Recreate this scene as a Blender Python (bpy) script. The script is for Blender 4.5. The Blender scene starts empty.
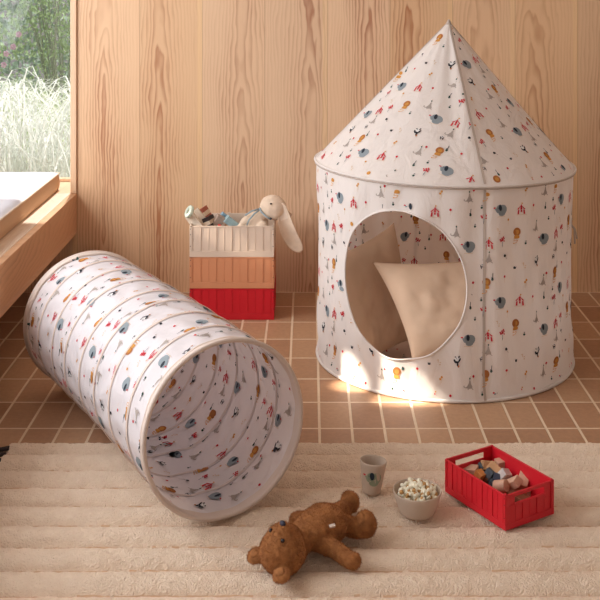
import bpy, bmesh, math, random
from mathutils import Vector, Matrix, Euler, noise
PI = math.pi
sc = bpy.context.scene
COL = sc.collection
R = random.Random(7)
F, H, VX, HY = 1070.0, 1.47, 309.0, -25.0      # focal length (px), eye height, vanishing point of the room

def at(px, py, z=0.0):
    D = F * (H - z) / (py - HY)
    return Vector(((px - VX) * D / F, D, z))
def atD(px, py, D):
    return Vector(((px - VX) * D / F, D, H - (py - HY) * D / F))
def lin(c):
    c = c / 255.0
    return c / 12.92 if c <= .04045 else ((c + .055) / 1.055) ** 2.4
def rgb(r, g, b): return (lin(r), lin(g), lin(b), 1.0)

# ------------------------------------------------------------------ materials
class NT:
    def __init__(s, name):
        s.m = bpy.data.materials.new(name); s.m.use_nodes = True
        s.t = s.m.node_tree; s.n = s.t.nodes; s.l = s.t.links
        s.n.clear(); s.out = s.n.new('ShaderNodeOutputMaterial')
        s.b = s.n.new('ShaderNodeBsdfPrincipled'); s.l.new(s.b.outputs[0], s.out.inputs[0])
    def put(s, sock, v):
        if isinstance(v, bpy.types.NodeSocket): s.l.new(v, sock)
        elif v is not None: sock.default_value = v
    def node(s, typ, outp=0, ins=None, **kw):
        n = s.n.new(typ)
        for k, v in kw.items(): setattr(n, k, v)
        for k, v in (ins or {}).items(): s.put(n.inputs[k], v)
        return n.outputs[outp]
    def math(s, op, a, b=None, c=None):
        n = s.n.new('ShaderNodeMath'); n.operation = op
        s.put(n.inputs[0], a)
        if b is not None: s.put(n.inputs[1], b)
        if c is not None: s.put(n.inputs[2], c)
        return n.outputs[0]
    def obj(s): return s.node('ShaderNodeTexCoord', 'Object')
    def scale(s, v, sx, sy, sz):
        return s.node('ShaderNodeMapping', 0, {'Vector': v, 'Scale': (sx, sy, sz)})
    def noise(s, v, scale, detail=3, rough=.5, out='Fac', dist=0.0):
        return s.node('ShaderNodeTexNoise', out, {'Vector': v, 'Scale': scale, 'Detail': detail, 'Roughness': rough, 'Distortion': dist})
    def mix(s, f, a, b, mode='MIX'):
        n = s.n.new('ShaderNodeMix'); n.data_type = 'RGBA'; n.blend_type = mode
        s.put(n.inputs[0], f); s.put(n.inputs[6], a); s.put(n.inputs[7], b)
        return n.outputs[2]
    def ramp(s, f, stops):
        n = s.n.new('ShaderNodeValToRGB'); e = n.color_ramp.elements
        while len(e) < len(stops): e.new(.5)
        for i, (p, c) in enumerate(stops):
            e[i].position = p; e[i].color = c if len(c) == 4 else (*c, 1)
        s.put(n.inputs[0], f); return n.outputs[0]
    def bump(s, h, strength=.3, dist=.002):
        o = s.node('ShaderNodeBump', 0, {'Height': h, 'Strength': strength, 'Distance': dist})
        s.l.new(o, s.b.inputs['Normal'])
    def base(s, c, rough=.6, **kw):
        s.put(s.b.inputs['Base Color'], c); s.put(s.b.inputs['Roughness'], rough)
        for k, v in kw.items(): s.put(s.b.inputs[k.replace('_', ' ')], v)
        return s

def simple(name, c, rough=.5, var=.06, vs=30, bump=0, bs=200, bd=.001, **kw):
    t = NT(name); o = t.obj()
    n = t.noise(o, vs, 3)
    dark = tuple(x * (1 - var * 2) for x in c[:3]) + (1,)
    lite = tuple(min(1, x * (1 + var)) for x in c[:3]) + (1,)
    t.base(t.ramp(n, [(.3, dark), (.7, lite)]), rough, **kw)
    if bump: t.bump(t.noise(o, bs, 3), bump, bd)
    return t.m

def fabric(name, c, trans=.35, bs=500, bump=.15, fold=0, var=.02):
    t = NT(name); o = t.obj()
    n = t.noise(o, 12, 2)
    dark = tuple(x * (1 - var * 2) for x in c[:3]) + (1,)
    col = t.mix(n, dark, c)
    t.base(col, .85)
    h = t.noise(o, bs, 2)
    if fold:
        h2 = t.noise(t.scale(o, 14, 14, 5), 1.0, 3, .5, dist=1.0)
        h = t.math('ADD', t.math('MULTIPLY', h, .05), t.math('MULTIPLY', h2, fold))
        t.bump(h, .5, .02)
    else:
        t.bump(h, bump, .0008)
    tr = t.node('ShaderNodeBsdfTranslucent', 0, {'Color': col})
    mx = t.n.new('ShaderNodeMixShader'); mx.inputs[0].default_value = trans
    t.l.new(t.b.outputs[0], mx.inputs[1]); t.l.new(tr, mx.inputs[2]); t.l.new(mx.outputs[0], t.out.inputs[0])
    return t.m

def wood(name, across, along, third, width, light, dark, amt=1.0, ringw=.0085, tilt=.03, seam=True, off=0.0):
    t = NT(name); o = t.obj()
    sep = t.n.new('ShaderNodeSeparateXYZ'); t.l.new(o, sep.inputs[0])
    A, L = sep.outputs[across], sep.outputs[along]
    q = t.math('DIVIDE', t.math('ADD', A, off), width)
    idx = t.math('FLOOR', q); loc = t.math('MULTIPLY', t.math('SUBTRACT', t.math('FRACT', q), .5), width)
    wn = t.n.new('ShaderNodeTexWhiteNoise'); wn.noise_dimensions = '1D'
    t.l.new(t.math('ADD', idx, 3.37), wn.inputs['W'])
    s2 = t.n.new('ShaderNodeSeparateColor'); t.l.new(wn.outputs['Color'], s2.inputs[0])
    r1, r2, r3 = s2.outputs[0], s2.outputs[1], s2.outputs[2]
    cmb = t.n.new('ShaderNodeCombineXYZ')
    t.l.new(t.math('MULTIPLY', A, 4.0), cmb.inputs[0]); t.l.new(t.math('MULTIPLY', L, 1.1), cmb.inputs[1]); t.l.new(t.math('MULTIPLY', idx, 5.7), cmb.inputs[2])
    nz = t.noise(cmb.outputs[0], 1.6, 3, .55)
    cmb2 = t.n.new('ShaderNodeCombineXYZ')
    t.l.new(t.math('MULTIPLY', A, 60.0), cmb2.inputs[0]); t.l.new(t.math('MULTIPLY', L, 5.0), cmb2.inputs[1]); t.l.new(idx, cmb2.inputs[2])
    nf = t.noise(cmb2.outputs[0], 1.0, 3, .6)
    cmb3 = t.n.new('ShaderNodeCombineXYZ')
    t.l.new(t.math('MULTIPLY', A, 9.0), cmb3.inputs[0]); t.l.new(t.math('MULTIPLY', L, 2.6), cmb3.inputs[1]); t.l.new(t.math('MULTIPLY', idx, 3.1), cmb3.inputs[2])
    nw = t.noise(cmb3.outputs[0], 1.0, 3, .6)
    xc = t.math('ADD', t.math('ADD', loc, t.math('MULTIPLY', t.math('SUBTRACT', nw, .5), .05)), t.math('MULTIPLY', t.math('SUBTRACT', r1, .5), .14))
    slope = t.math('MULTIPLY', t.math('ADD', t.math('MULTIPLY', t.math('ROUND', r3), 2.0), -1.0), tilt)
    d = t.math('ADD', t.math('MULTIPLY', L, slope), t.math('ADD', t.math('MULTIPLY', t.math('SUBTRACT', r2, .4), .05), t.math('MULTIPLY', t.math('SUBTRACT', nz, .5), .09)))
    rr = t.math('SQRT', t.math('ADD', t.math('MULTIPLY', xc, xc), t.math('ADD', t.math('MULTIPLY', d, d), .00002)))
    rr = t.math('ADD', rr, t.math('MULTIPLY', nf, .005))
    f = t.math('FRACT', t.math('DIVIDE', rr, ringw))
    ring = t.ramp(f, [(0, (.12,) * 3), (.35, (.2,) * 3), (.72, (.85,) * 3), (.82, (1,) * 3), (.97, (.15,) * 3)])
    big = t.noise(cmb.outputs[0], .9, 2)
    near = t.math('SUBTRACT', 1.25, t.math('MULTIPLY', t.math('MINIMUM', rr, .14), 7.0))
    patch = t.node('ShaderNodeMapRange', 0, {'Value': nw, 'From Min': .35, 'From Max': .65, 'To Min': .45, 'To Max': 1.1})
    g = t.math('MULTIPLY', ring, t.math('MULTIPLY', t.math('MULTIPLY', t.math('ADD', big, .1), near), t.math('MULTIPLY', patch, amt)))
    streak = t.noise(t.scale(cmb2.outputs[0], 3, .3, 1), 2.0, 2)
    g = t.math('ADD', g, t.math('MULTIPLY', t.math('SUBTRACT', streak, .5), .25))
    col = t.mix(g, light, dark)
    tone = t.math('ADD', t.math('MULTIPLY', r2, .12), .92)
    hs = t.node('ShaderNodeHueSaturation', 0, {'Color': col, 'Value': tone, 'Saturation': t.math('ADD', t.math('MULTIPLY', r1, .12), .94)})
    if seam:
        e = t.math('ABSOLUTE', loc)
        m1 = t.math('GREATER_THAN', e, width / 2 - .0016)
        hs = t.mix(t.math('MULTIPLY', m1, .45), hs, (dark[0] * .6, dark[1] * .55, dark[2] * .5, 1))
        m2 = t.math('MULTIPLY', t.math('LESS_THAN', t.math('SUBTRACT', width / 2, loc), .022), t.math('GREATER_THAN', r3, .45))
        hs = t.mix(t.math('MULTIPLY', m2, .3), hs, rgb(240, 205, 150))
    t.base(hs, .45)
    t.bump(t.math('ADD', f, nf), .06, .001)
    return t.m

M = {}
M['wall'] = wood('pine_boards', 0, 2, 1, .290, rgb(226, 188, 150), rgb(176, 122, 88), 1.6, ringw=.0145, tilt=.045, off=1.075 + .29 * 10)
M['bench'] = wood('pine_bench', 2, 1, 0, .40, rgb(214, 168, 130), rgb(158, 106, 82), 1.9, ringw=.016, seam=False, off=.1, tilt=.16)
M['bench_top'] = wood('pine_bench_top', 0, 1, 2, .30, rgb(232, 212, 192), rgb(204, 166, 136), .6, seam=False, off=.06)  # paler than the front board: the whitish sheen is put into the colour
M['trim'] = wood('pine_trim', 0, 2, 1, .30, rgb(228, 194, 160), rgb(200, 152, 116), .6, seam=False)
M['plaster'] = simple('wall_plaster', rgb(230, 220, 210), .9, .02)
# floor tile
t = NT('terracotta_tiles'); o = t.obj()
mp = t.node('ShaderNodeMapping', 0, {'Vector': o, 'Location': (-.034 + .105 * 40, -3.469 + .2125 * 40, 0)})
br = t.n.new('ShaderNodeTexBrick'); br.offset = 0; br.squash = 1
t.l.new(mp, br.inputs['Vector'])
for k, v in {'Scale': 1.0, 'Brick Width': .105, 'Row Height': .2125, 'Mortar Size': .0048, 'Mortar Smooth': .25, 'Bias': 0.0}.items(): br.inputs[k].default_value = v
br.inputs['Color1'].default_value = rgb(182, 146, 116); br.inputs['Color2'].default_value = rgb(152, 112, 86)
br.inputs['Mortar'].default_value = rgb(212, 178, 142)
n1 = t.noise(o, 9, 4, .6); n2 = t.noise(o, 60, 3, .6)
c1 = t.mix(t.math('MULTIPLY', n1, .55), br.outputs['Color'], rgb(188, 146, 112), 'MIX')
c1 = t.mix(t.math('SUBTRACT', 1.0, br.outputs['Fac']), rgb(224, 202, 176), c1)
c1 = t.mix(.25, c1, t.ramp(n2, [(.3, (.25, .18, .13)), (.7, (.8, .65, .5))]), 'SOFT_LIGHT')
t.base(c1, .5)
t.bump(t.math('ADD', t.math('MULTIPLY', br.outputs['Fac'], -1.0), t.math('MULTIPLY', n2, .25)), .5, .003)
M['tile'] = t.m
# rug
t = NT('cream_pile'); o = t.obj()
a = t.noise(o, 26, 4, .65); b_ = t.noise(o, 210, 3, .6); v = t.node('ShaderNodeTexVoronoi', 'Distance', {'Vector': o, 'Scale': 240.0})
t.base(t.mix(t.math('MULTIPLY', b_, .5), t.ramp(a, [(.3, rgb(236, 212, 188)), (.7, rgb(250, 230, 208))]), rgb(228, 198, 168)), .95)
t.bump(t.math('ADD', b_, t.math('MULTIPLY', v, .8)), .8, .006)
M['rug'] = t.m
M['tassel'] = simple('brown_yarn', rgb(52, 38, 36), .9, .1, 100, .5, 400)
# tent / tunnel cloth
M['tentcloth'] = fabric('printed_cloth', rgb(246, 238, 232), .30, fold=.7)
M['tunnelcloth'] = fabric('tunnel_cloth', rgb(238, 232, 234), .30, fold=.35)
M['tape'] = fabric('beige_tape', rgb(230, 212, 200), .2)
M['tapein'] = fabric('inner_tape', rgb(226, 212, 206), .2)
M['seam'] = fabric('seam_tape', rgb(192, 176, 164), .1)
def ink(n, r, g, b): 
    M[n] = fabric(n + '_ink', rgb(r, g, b), .3)
ink('e_grey', 158, 168, 174); ink('e_dark', 52, 60, 72); ink('red', 208, 48, 62); ink('orange', 222, 160, 78); ink('lion', 190, 122, 66)
ink('taupe', 188, 176, 168); ink('black', 44, 44, 54); ink('green', 52, 84, 76); ink('white', 250, 248, 246); ink('tan', 226, 196, 160); ink('pink', 226, 120, 130)
INKS = ['e_grey', 'e_dark', 'red', 'orange', 'lion', 'taupe', 'black', 'green', 'white', 'tan', 'pink']
II = {k: i + 1 for i, k in enumerate(INKS)}

M['linen'] = simple('beige_linen', rgb(214, 182, 154), .9, .04, 8, .35, 700, .0008)
M['matcloth'] = fabric('mat_cloth', rgb(228, 204, 188), .1)
M['mattress'] = fabric('white_mattress', rgb(206, 204, 210), 0.0)
M['mat_side'] = fabric('tan_mattress_side', rgb(208, 172, 138), 0.0)
M['mat_pipe'] = simple('piping', rgb(228, 208, 186), .8)
def plastic(n, c, r=.45): M[n] = simple(n, c, r, .015, 12)
plastic('red_plastic', rgb(206, 24, 40)); plastic('peach_plastic', rgb(214, 146, 106)); plastic('sand_plastic', rgb(218, 196, 176))
plastic('stone', rgb(196, 176, 158), .55)
plastic('dark_dot', rgb(40, 32, 32)); plastic('black_eye', rgb(24, 20, 26), .15)
M['popcorn'] = simple('popcorn', rgb(252, 244, 222), .8, .06, 90, .4, 300)
M['popcorn_core'] = simple('popcorn_core', rgb(196, 150, 90), .7, .1)
# fur
t = NT('brown_fur'); o = t.obj()
t.base(t.ramp(t.noise(o, 60, 4, .7), [(.3, rgb(128, 78, 38)), (.7, rgb(176, 116, 64))]), .9, Sheen_Weight=.35, Sheen_Tint=rgb(200, 130, 80))
t.bump(t.noise(o, 700, 2), .5, .002)
M['fur'] = t.m
M['bunny'] = simple('cream_plush', rgb(226, 202, 178), .95, .04, 40, .4, 500, .001, Sheen_Weight=.2)
M['bunny_in'] = simple('pale_plush', rgb(238, 220, 202), .95, .03)
M['bluestrap'] = simple('grey_blue_ribbon', rgb(150, 166, 172), .8)
M['nose'] = simple('nose_fabric', rgb(44, 42, 60), .6)
M['stitch'] = simple('label_cloth', rgb(232, 214, 200), .8)
for n, c in {'b_pink': (208, 164, 138), 'b_tan': (206, 160, 118), 'b_orange': (206, 132, 70), 'b_navy': (52, 56, 76), 'b_slate': (78, 88, 98), 'b_grey': (206, 196, 190),
             'b_brown': (128, 72, 46), 'b_blue': (134, 172, 194), 'b_lblue': (160, 186, 190), 'b_cream': (234, 216, 194), 'b_mint': (206, 216, 198), 'b_terra': (170, 92, 72), 'b_black': (50, 40, 42), 'b_red': (206, 50, 50), 'b_taupe': (178, 158, 144)}.items():
    M[n] = simple('painted_wood_' + n[2:], rgb(*c), .6, .05, 60)
t = NT('window_glass')
g = t.node('ShaderNodeBsdfGlossy', 0, {'Roughness': .02}); tr = t.node('ShaderNodeBsdfTransparent', 0)
mx = t.n.new('ShaderNodeMixShader'); mx.inputs[0].default_value = .012
t.l.new(tr, mx.inputs[1]); t.l.new(g, mx.inputs[2]); t.l.new(mx.outputs[0], t.out.inputs[0])
M['glass'] = t.m
def foliage(name, c, var, vs_):
    t = NT(name); o = t.obj(); n = t.noise(o, vs_, 3)
    col = t.ramp(n, [(.3, tuple(x * (1 - var) for x in c[:3]) + (1,)), (.7, c)])
    t.base(col, .6)
    tr = t.node('ShaderNodeBsdfTranslucent', 0, {'Color': col}); mx = t.n.new('ShaderNodeMixShader'); mx.inputs[0].default_value = .5
    t.l.new(t.b.outputs[0], mx.inputs[1]); t.l.new(tr, mx.inputs[2]); t.l.new(mx.outputs[0], t.out.inputs[0]); return t.m
M['soil'] = simple('garden_soil', rgb(220, 224, 210), .95, .15, 4)  # garden colours from here are whitened to carry the overexposed sunlight
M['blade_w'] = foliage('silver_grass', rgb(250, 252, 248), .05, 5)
M['blade_g'] = foliage('overexposed_grass', rgb(232, 240, 206), .2, 5)
M['leaf'] = foliage('overexposed_leaf', rgb(206, 228, 182), .4, 3)
M['twig'] = simple('shrub_twig', rgb(180, 184, 172), .8)
M['petal'] = simple('pink_petal', rgb(248, 205, 240), .7)

# ------------------------------------------------------------------ mesh builder
class MB:
    def __init__(s): s.v = []; s.f = []; s.m = []
    def face(s, pts, mi=0):
        b = len(s.v); s.v += [Vector(p) for p in pts]; s.f.append(list(range(b, b + len(pts)))); s.m.append(mi)
    def raw(s, vs, fs, mi=0, mat=None):
        b = len(s.v); s.v += [(mat @ Vector(p)) if mat else Vector(p) for p in vs]
        for f in fs: s.f.append([b + i for i in f]); s.m.append(mi)
    def box(s, lo, hi, mi=0, mat=None):
        x0, y0, z0 = lo; x1, y1, z1 = hi
        s.raw([(x0, y0, z0), (x1, y0, z0), (x1, y1, z0), (x0, y1, z0), (x0, y0, z1), (x1, y0, z1), (x1, y1, z1), (x0, y1, z1)],
              [(0, 3, 2, 1), (4, 5, 6, 7), (0, 1, 5, 4), (1, 2, 6, 5), (2, 3, 7, 6), (3, 0, 4, 7)], mi, mat)
    def grid(s, fn, nu, nv, mi=0, closeu=False):
        b = len(s.v)
        for j in range(nv + 1):
            for i in range(nu + (0 if closeu else 1)): s.v.append(Vector(fn(i / nu, j / nv)))
        w = nu if closeu else nu + 1
        for j in range(nv):
            for i in range(nu):
                s.f.append([b + j * w + i, b + j * w + (i + 1) % w, b + (j + 1) * w + (i + 1) % w, b + (j + 1) * w + i]); s.m.append(mi)
    def tube(s, pts, r, n=8, mi=0, closed=False, caps=True):
        pts = [Vector(p) for p in pts]; N = len(pts); b = len(s.v); up = Vector((0, 0, 1)); last = None
        for i, p in enumerate(pts):
            if closed: d = pts[(i + 1) % N] - pts[i - 1]
            else: d = pts[min(i + 1, N - 1)] - pts[max(i - 1, 0)]
            d.normalize()
            if last is None:
                a = d.cross(up)
                if a.length < 1e-3: a = d.cross(Vector((1, 0, 0)))
            else: a = last - d * last.dot(d)
            a.normalize(); last = a; c = d.cross(a)
            rr = r[i] if isinstance(r, (list, tuple)) else r
            for k in range(n):
                q = 2 * PI * k / n; s.v.append(p + a * math.cos(q) * rr + c * math.sin(q) * rr)
        for i in range(N if closed else N - 1):
            j = (i + 1) % N
            for k in range(n):
                s.f.append([b + i * n + k, b + i * n + (k + 1) % n, b + j * n + (k + 1) % n, b + j * n + k]); s.m.append(mi)
        if not closed and caps:
            s.f.append([b + k for k in range(n)][::-1]); s.m.append(mi); s.f.append([b + (N - 1) * n + k for k in range(n)]); s.m.append(mi)
    def lathe(s, prof, n=40, mi=0, mat=None):
        b = len(s.v)
        for (r, z) in prof:
            for k in range(n):
                q = 2 * PI * k / n; p = Vector((r * math.cos(q), r * math.sin(q), z)); s.v.append(mat @ p if mat else p)
        for i in range(len(prof) - 1):
            for k in range(n):
                s.f.append([b + i * n + k, b + i * n + (k + 1) % n, b + (i + 1) * n + (k + 1) % n, b + (i + 1) * n + k]); s.m.append(mi)
    def ball(s, c, rad, rot=None, n=16, mi=0):
        c = Vector(c); rad = Vector(rad) if not isinstance(rad, (int, float)) else Vector((rad,) * 3)
        mt = Matrix.Translation(c) @ (rot if rot else Matrix()) @ Matrix.Diagonal((*rad, 1))
        vs = [(0, 0, 1)]; m = n // 2
        for i in range(1, m):
            a = PI * i / m
            for k in range(n): vs.append((math.sin(a) * math.cos(2 * PI * k / n), math.sin(a) * math.sin(2 * PI * k / n), math.cos(a)))
        vs.append((0, 0, -1)); L = len(vs) - 1; fs = []
        for k in range(n):
            fs.append((0, 1 + k, 1 + (k + 1) % n)); fs.append((L, 1 + (m - 2) * n + (k + 1) % n, 1 + (m - 2) * n + k))
        for i in range(m - 2):
            for k in range(n): fs.append((1 + i * n + k, 1 + (i + 1) * n + k, 1 + (i + 1) * n + (k + 1) % n, 1 + i * n + (k + 1) % n))
        s.raw(vs, fs, mi, mt)
    def build(s, name, mats, parent=None, smooth=True, weld=False, bevel=0, local=False, recalc=True):
        me = bpy.data.meshes.new(name)
        vs = s.v
        if parent is not None and not local:
            inv = Matrix.LocRotScale(parent.location, parent.rotation_euler, parent.scale).inverted()
            if parent.parent is not None:
                pp = parent.parent; inv = inv @ Matrix.LocRotScale(pp.location, pp.rotation_euler, pp.scale).inverted()
            vs = [inv @ p for p in vs]
        me.from_pydata([tuple(p) for p in vs], [], s.f)
        if not isinstance(mats, (list, tuple)): mats = [mats]
        for m in mats: me.materials.append(m)
        me.polygons.foreach_set('material_index', s.m)
        me.polygons.foreach_set('use_smooth', [smooth] * len(s.f))
        if weld or recalc:
            bm = bmesh.new(); bm.from_mesh(me)
            if weld: bmesh.ops.remove_doubles(bm, verts=bm.verts, dist=1e-5)
            if recalc: bmesh.ops.recalc_face_normals(bm, faces=bm.faces)
            bm.to_mesh(me); bm.free()
        me.update()
        o = bpy.data.objects.new(name, me); COL.objects.link(o)
        if parent is not None: o.parent = parent
        if bevel:
            b = o.modifiers.new('bevel', 'BEVEL'); b.width = bevel; b.segments = 2; b.limit_method = 'ANGLE'
        return o

def tag(o, label, cat, group=None, kind=None):
    if label: o['label'] = label
    if cat: o['category'] = cat
    if group: o['group'] = group
    if kind: o['kind'] = kind
    return o
def thing(name, loc=(0, 0, 0), rot=(0, 0, 0)):
    o = bpy.data.objects.new(name, None); o.empty_display_size = .05; COL.objects.link(o)
    o.location = loc; o.rotation_euler = rot; return o
def struct(o): o['kind'] = 'structure'; return o

def blob(name, mat, balls, parent, voxel=.003, smooth=6, fuzz=0, fuzzlen=.004, seed=1, lump=0, extra=None):
    """one continuous skin grown over a set of overlapping ellipsoids (world coordinates)"""
    mb = MB()
    for c, rad, rot in balls: mb.ball(c, rad, rot, 28)
    tmp = mb.build('tmp', mat, None)
    r = tmp.modifiers.new('r', 'REMESH'); r.mode = 'VOXEL'; r.voxel_size = voxel
    s_ = tmp.modifiers.new('s', 'SMOOTH'); s_.factor = .6; s_.iterations = smooth
    dg = bpy.context.evaluated_depsgraph_get()
    me = bpy.data.meshes.new_from_object(tmp.evaluated_get(dg))
    bpy.data.objects.remove(tmp)
    out = MB(); nrm = [v.normal.copy() for v in me.vertices]
    for v in me.vertices:
        p = v.co.copy()
        if lump: p += v.normal * lump * noise.fractal(p * 40, 1, 2, 3)
        if extra: p = extra(p, v.normal)
        out.v.append(p)
    for p in me.polygons: out.f.append(list(p.vertices)); out.m.append(0)
    if fuzz:
        rr = random.Random(seed); polys = me.polygons; N = len(polys)
        for _ in range(fuzz):
            p = polys[rr.randrange(N)]; i = p.vertices[0]
            c = out.v[i]; n = p.normal
            d = (n + Vector((rr.uniform(-1, 1), rr.uniform(-1, 1), rr.uniform(-1, 1) - .3)) * .7).normalized()
            sd = d.orthogonal().normalized(); sd.rotate(Matrix.Rotation(rr.uniform(0, 6.28), 3, d))
            c = c + Vector((rr.uniform(-1, 1), rr.uniform(-1, 1), rr.uniform(-1, 1))) * voxel * .5
            w = .0006; out.face([c - n * .001 + sd * w, c - n * .001 - sd * w, c + d * fuzzlen * rr.uniform(.6, 1.2)])
    return out.build(name, mat, parent, recalc=False)

# ------------------------------------------------------------------ printed motifs (flat shapes in cm, y up)
def ell(cx, cy, rx, ry, rot=0, n=10):
    c, s = math.cos(rot), math.sin(rot)
    return [(cx + rx * math.cos(a) * c - ry * math.sin(a) * s, cy + rx * math.cos(a) * s + ry * math.sin(a) * c) for a in [2 * PI * k / n for k in range(n)]]
def line(x0, y0, x1, y1, w=.08):
    dx, dy = x1 - x0, y1 - y0; l = math.hypot(dx, dy); nx, ny = -dy / l * w, dx / l * w
    return [(x0 + nx, y0 + ny), (x0 - nx, y0 - ny), (x1 - nx, y1 - ny), (x1 + nx, y1 + ny)]
MOT = {
 'E': [('e_grey', ell(.35, .1, 1.95, 1.75, .2, 14)), ('e_grey', ell(.2, -1.2, 1.4, .85)), ('e_grey', ell(-.6, .7, 1.3, 1.25)), ('e_grey', ell(-1.8, -.1, .35, .9, .5)), ('e_grey', ell(-2.1, .6, .5, .22, .3)),
       ('e_dark', ell(-.45, .9, .62, 1.15, .1)), ('red', ell(-2.6, 1.0, .42, .26)), ('tan', line(-1.8, -2.15, 1.4, -2.2, .06)), ('black', ell(-1.3, .9, .12, .12, 0, 6))],
 'T': [('red', [(-.15, 1.4), (-1.6, .15), (-1.05, 0), (-.1, 1.35)]), ('red', [(-.25, 1.3), (.25, 1.3), (.4, 0), (-.4, 0)]), ('red', [(.15, 1.4), (.1, 1.35), (1.05, 0), (1.6, .15)]),
       ('red', [(-1.25, -.1), (-.75, -.1), (-.85, -1.6), (-1.45, -1.6)]), ('red', [(-.3, -.1), (.3, -.1), (.25, -.9), (-.25, -.9)]), ('red', [(.75, -.1), (1.25, -.1), (1.45, -1.6), (.85, -1.6)]), ('red', ell(0, 1.5, .2, .3)),
       ('orange', [(0, 1.8), (0, 2.5), (.65, 2.2)]), ('tan', line(-2, -1.75, 2, -1.8, .05))],
 'L': [('lion', ell(0, .8, 1.4, 1.5, 0, 14)), ('orange', ell(.05, .75, .75, .8)), ('orange', ell(-.1, -.9, 1.05, .7)), ('orange', ell(-.2, -1.3, 1.1, .3)), ('orange', line(-1, -1.6, -1.3, -2.3, .08)), ('orange', line(-1.3, -2.3, .2, -2.1, .08)), ('orange', line(.2, -2.1, -.2, -2.9, .08)), ('orange', line(-.2, -2.9, -1.2, -3.1, .08)), ('orange', ell(-1.3, -3.1, .25, .2))],
 'B': [('red', ell(-.5, .1, .36, .4)), ('red', ell(.2, .3, .36, .4)), ('red', ell(.75, .75, .3, .34)), ('red', ell(-.1, .9, .32, .36)), ('red', ell(.5, 1.3, .28, .3)), ('red', ell(-.9, .6, .26, .28)), ('red', ell(.75, -.1, .26, .28)), ('e_grey', line(.1, -.2, 0, -1.7, .12)), ('black', line(-.05, -1.2, 0, -2.1, .06))],
 'S': [('taupe', [(.55, 1.6), (.2, 1.75), (.0, .6), (-.6, -.5), (-1.3, -1.0), (.2, -1.25), (1.2, -1.1), (1.3, -.6), (.8, .3)]), ('taupe', line(-1.1, -.95, -1.7, -.6, .16)), ('taupe', line(-1.7, -.6, -1.5, -.2, .13)), ('taupe', line(.1, -1.1, -.3, -1.55, .14)), ('taupe', line(1, -1.1, 1.6, -1.5, .12)), ('green', ell(.35, 2.2, .24, .36)), ('orange', ell(.5, 2.75, .12, .15, 0, 6))],
 'P': [('white', ell(0, .1, .85, 1.2)), ('black', ell(-.6, 1.1, .25, .22)), ('black', ell(.65, 1.2, .25, .45, -.4)), ('black', ell(-.75, -.3, .35, .75, .5)), ('black', ell(.8, .1, .3, .85, -.5)), ('black', ell(-.1, -.6, .75, .4)), ('black', ell(.2, -1.3, .3, .65)), ('black', ell(-.25, .8, .14, .14, 0, 6)), ('lion', ell(.5, -1.9, .3, .4))],
 'h': [('black', ell(0, .1, .55, .42)), ('black', ell(-.1, .4, .4, .3)), ('taupe', line(.4, -.4, .8, -1.1, .12))],
 'c': [('black', [(-.6, .5), (-.3, .1), (0, .5), (.3, .1), (.6, .5), (.4, -.5), (-.4, -.5)])],
 'g': [('green', ell(0, 0, .4, .42)), ('black', ell(.05, .75, .3, .14))],
 'r': [('red', ell(0, .2, .42, .46)), ('tan', line(0, -.2, -.05, -1.9, .04))],
 'o': [('orange', ell(0, .2, .38, .42)), ('tan', line(0, -.2, -.05, -1.9, .04))],
 'n': [('tan', line(-.6, .6, -.1, .8, .1)), ('tan', line(-.1, .8, -.2, -.2, .08)), ('tan', line(.3, -.3, .8, -.1, .1)), ('tan', ell(.4, -.9, .25, .2))],
 'k': [('green', ell(0, -.2, .42, .5)), ('e_dark', line(0, .5, .05, 1.9, .1)), ('black', ell(-.1, .35, .36, .16))],
 'w': [('black', ell(-.45, 0, .16, .8, .25)), ('black', ell(.45, 0, .16, .8, -.15)), ('black', ell(0, .1, .55, .16)), ('e_grey', ell(0, .8, .35, .2))],
}
TILE_W, TILE_H = .314, .32
TILE = [('E', 0, 0), ('T', .082, -.005), ('r', .135, .003), ('o', .1, .058), ('o', .03, -.038), ('S', .197, .045), ('S', .152, -.075), ('L', .067, -.09), ('B', .004, -.107), ('E', .200, -.124),
        ('P', .158, -.193), ('h', .018, -.162), ('c', .062, -.207), ('g', .1, -.124), ('S', -.048, -.165), ('r', .018, -.235), ('o', .105, -.255), ('k', -.032, -.235), ('n', -.012, -.07),
        ('B', -.062, -.025), ('n', .095, -.20), ('k', .205, -.012), ('g', .222, -.055), ('L', .262, -.255), ('w', .248, -.195), ('r', .215, -.25), ('g', .245, .01), ('T', .268, -.115)]
def stamp(mb, surf, key, cx, cy, rot=0, sc_=.01, sides=(1, -1), ok=None, e=.0012, flip=1):
    c, s = math.cos(rot), math.sin(rot)
    for li, (inkn, poly) in enumerate(MOT[key]):
        pts = [(cx + (x * c - y * s) * sc_, cy + (x * s + y * c) * sc_ * flip) for x, y in poly]
        if ok and not all(ok(*p) for p in pts): continue
        for sd in sides:
            mb.face([surf(x, y, sd * (e + .00022 * li)) for x, y in pts], II[inkn])
MATS = lambda base: [base] + [M[k] for k in INKS]

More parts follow.
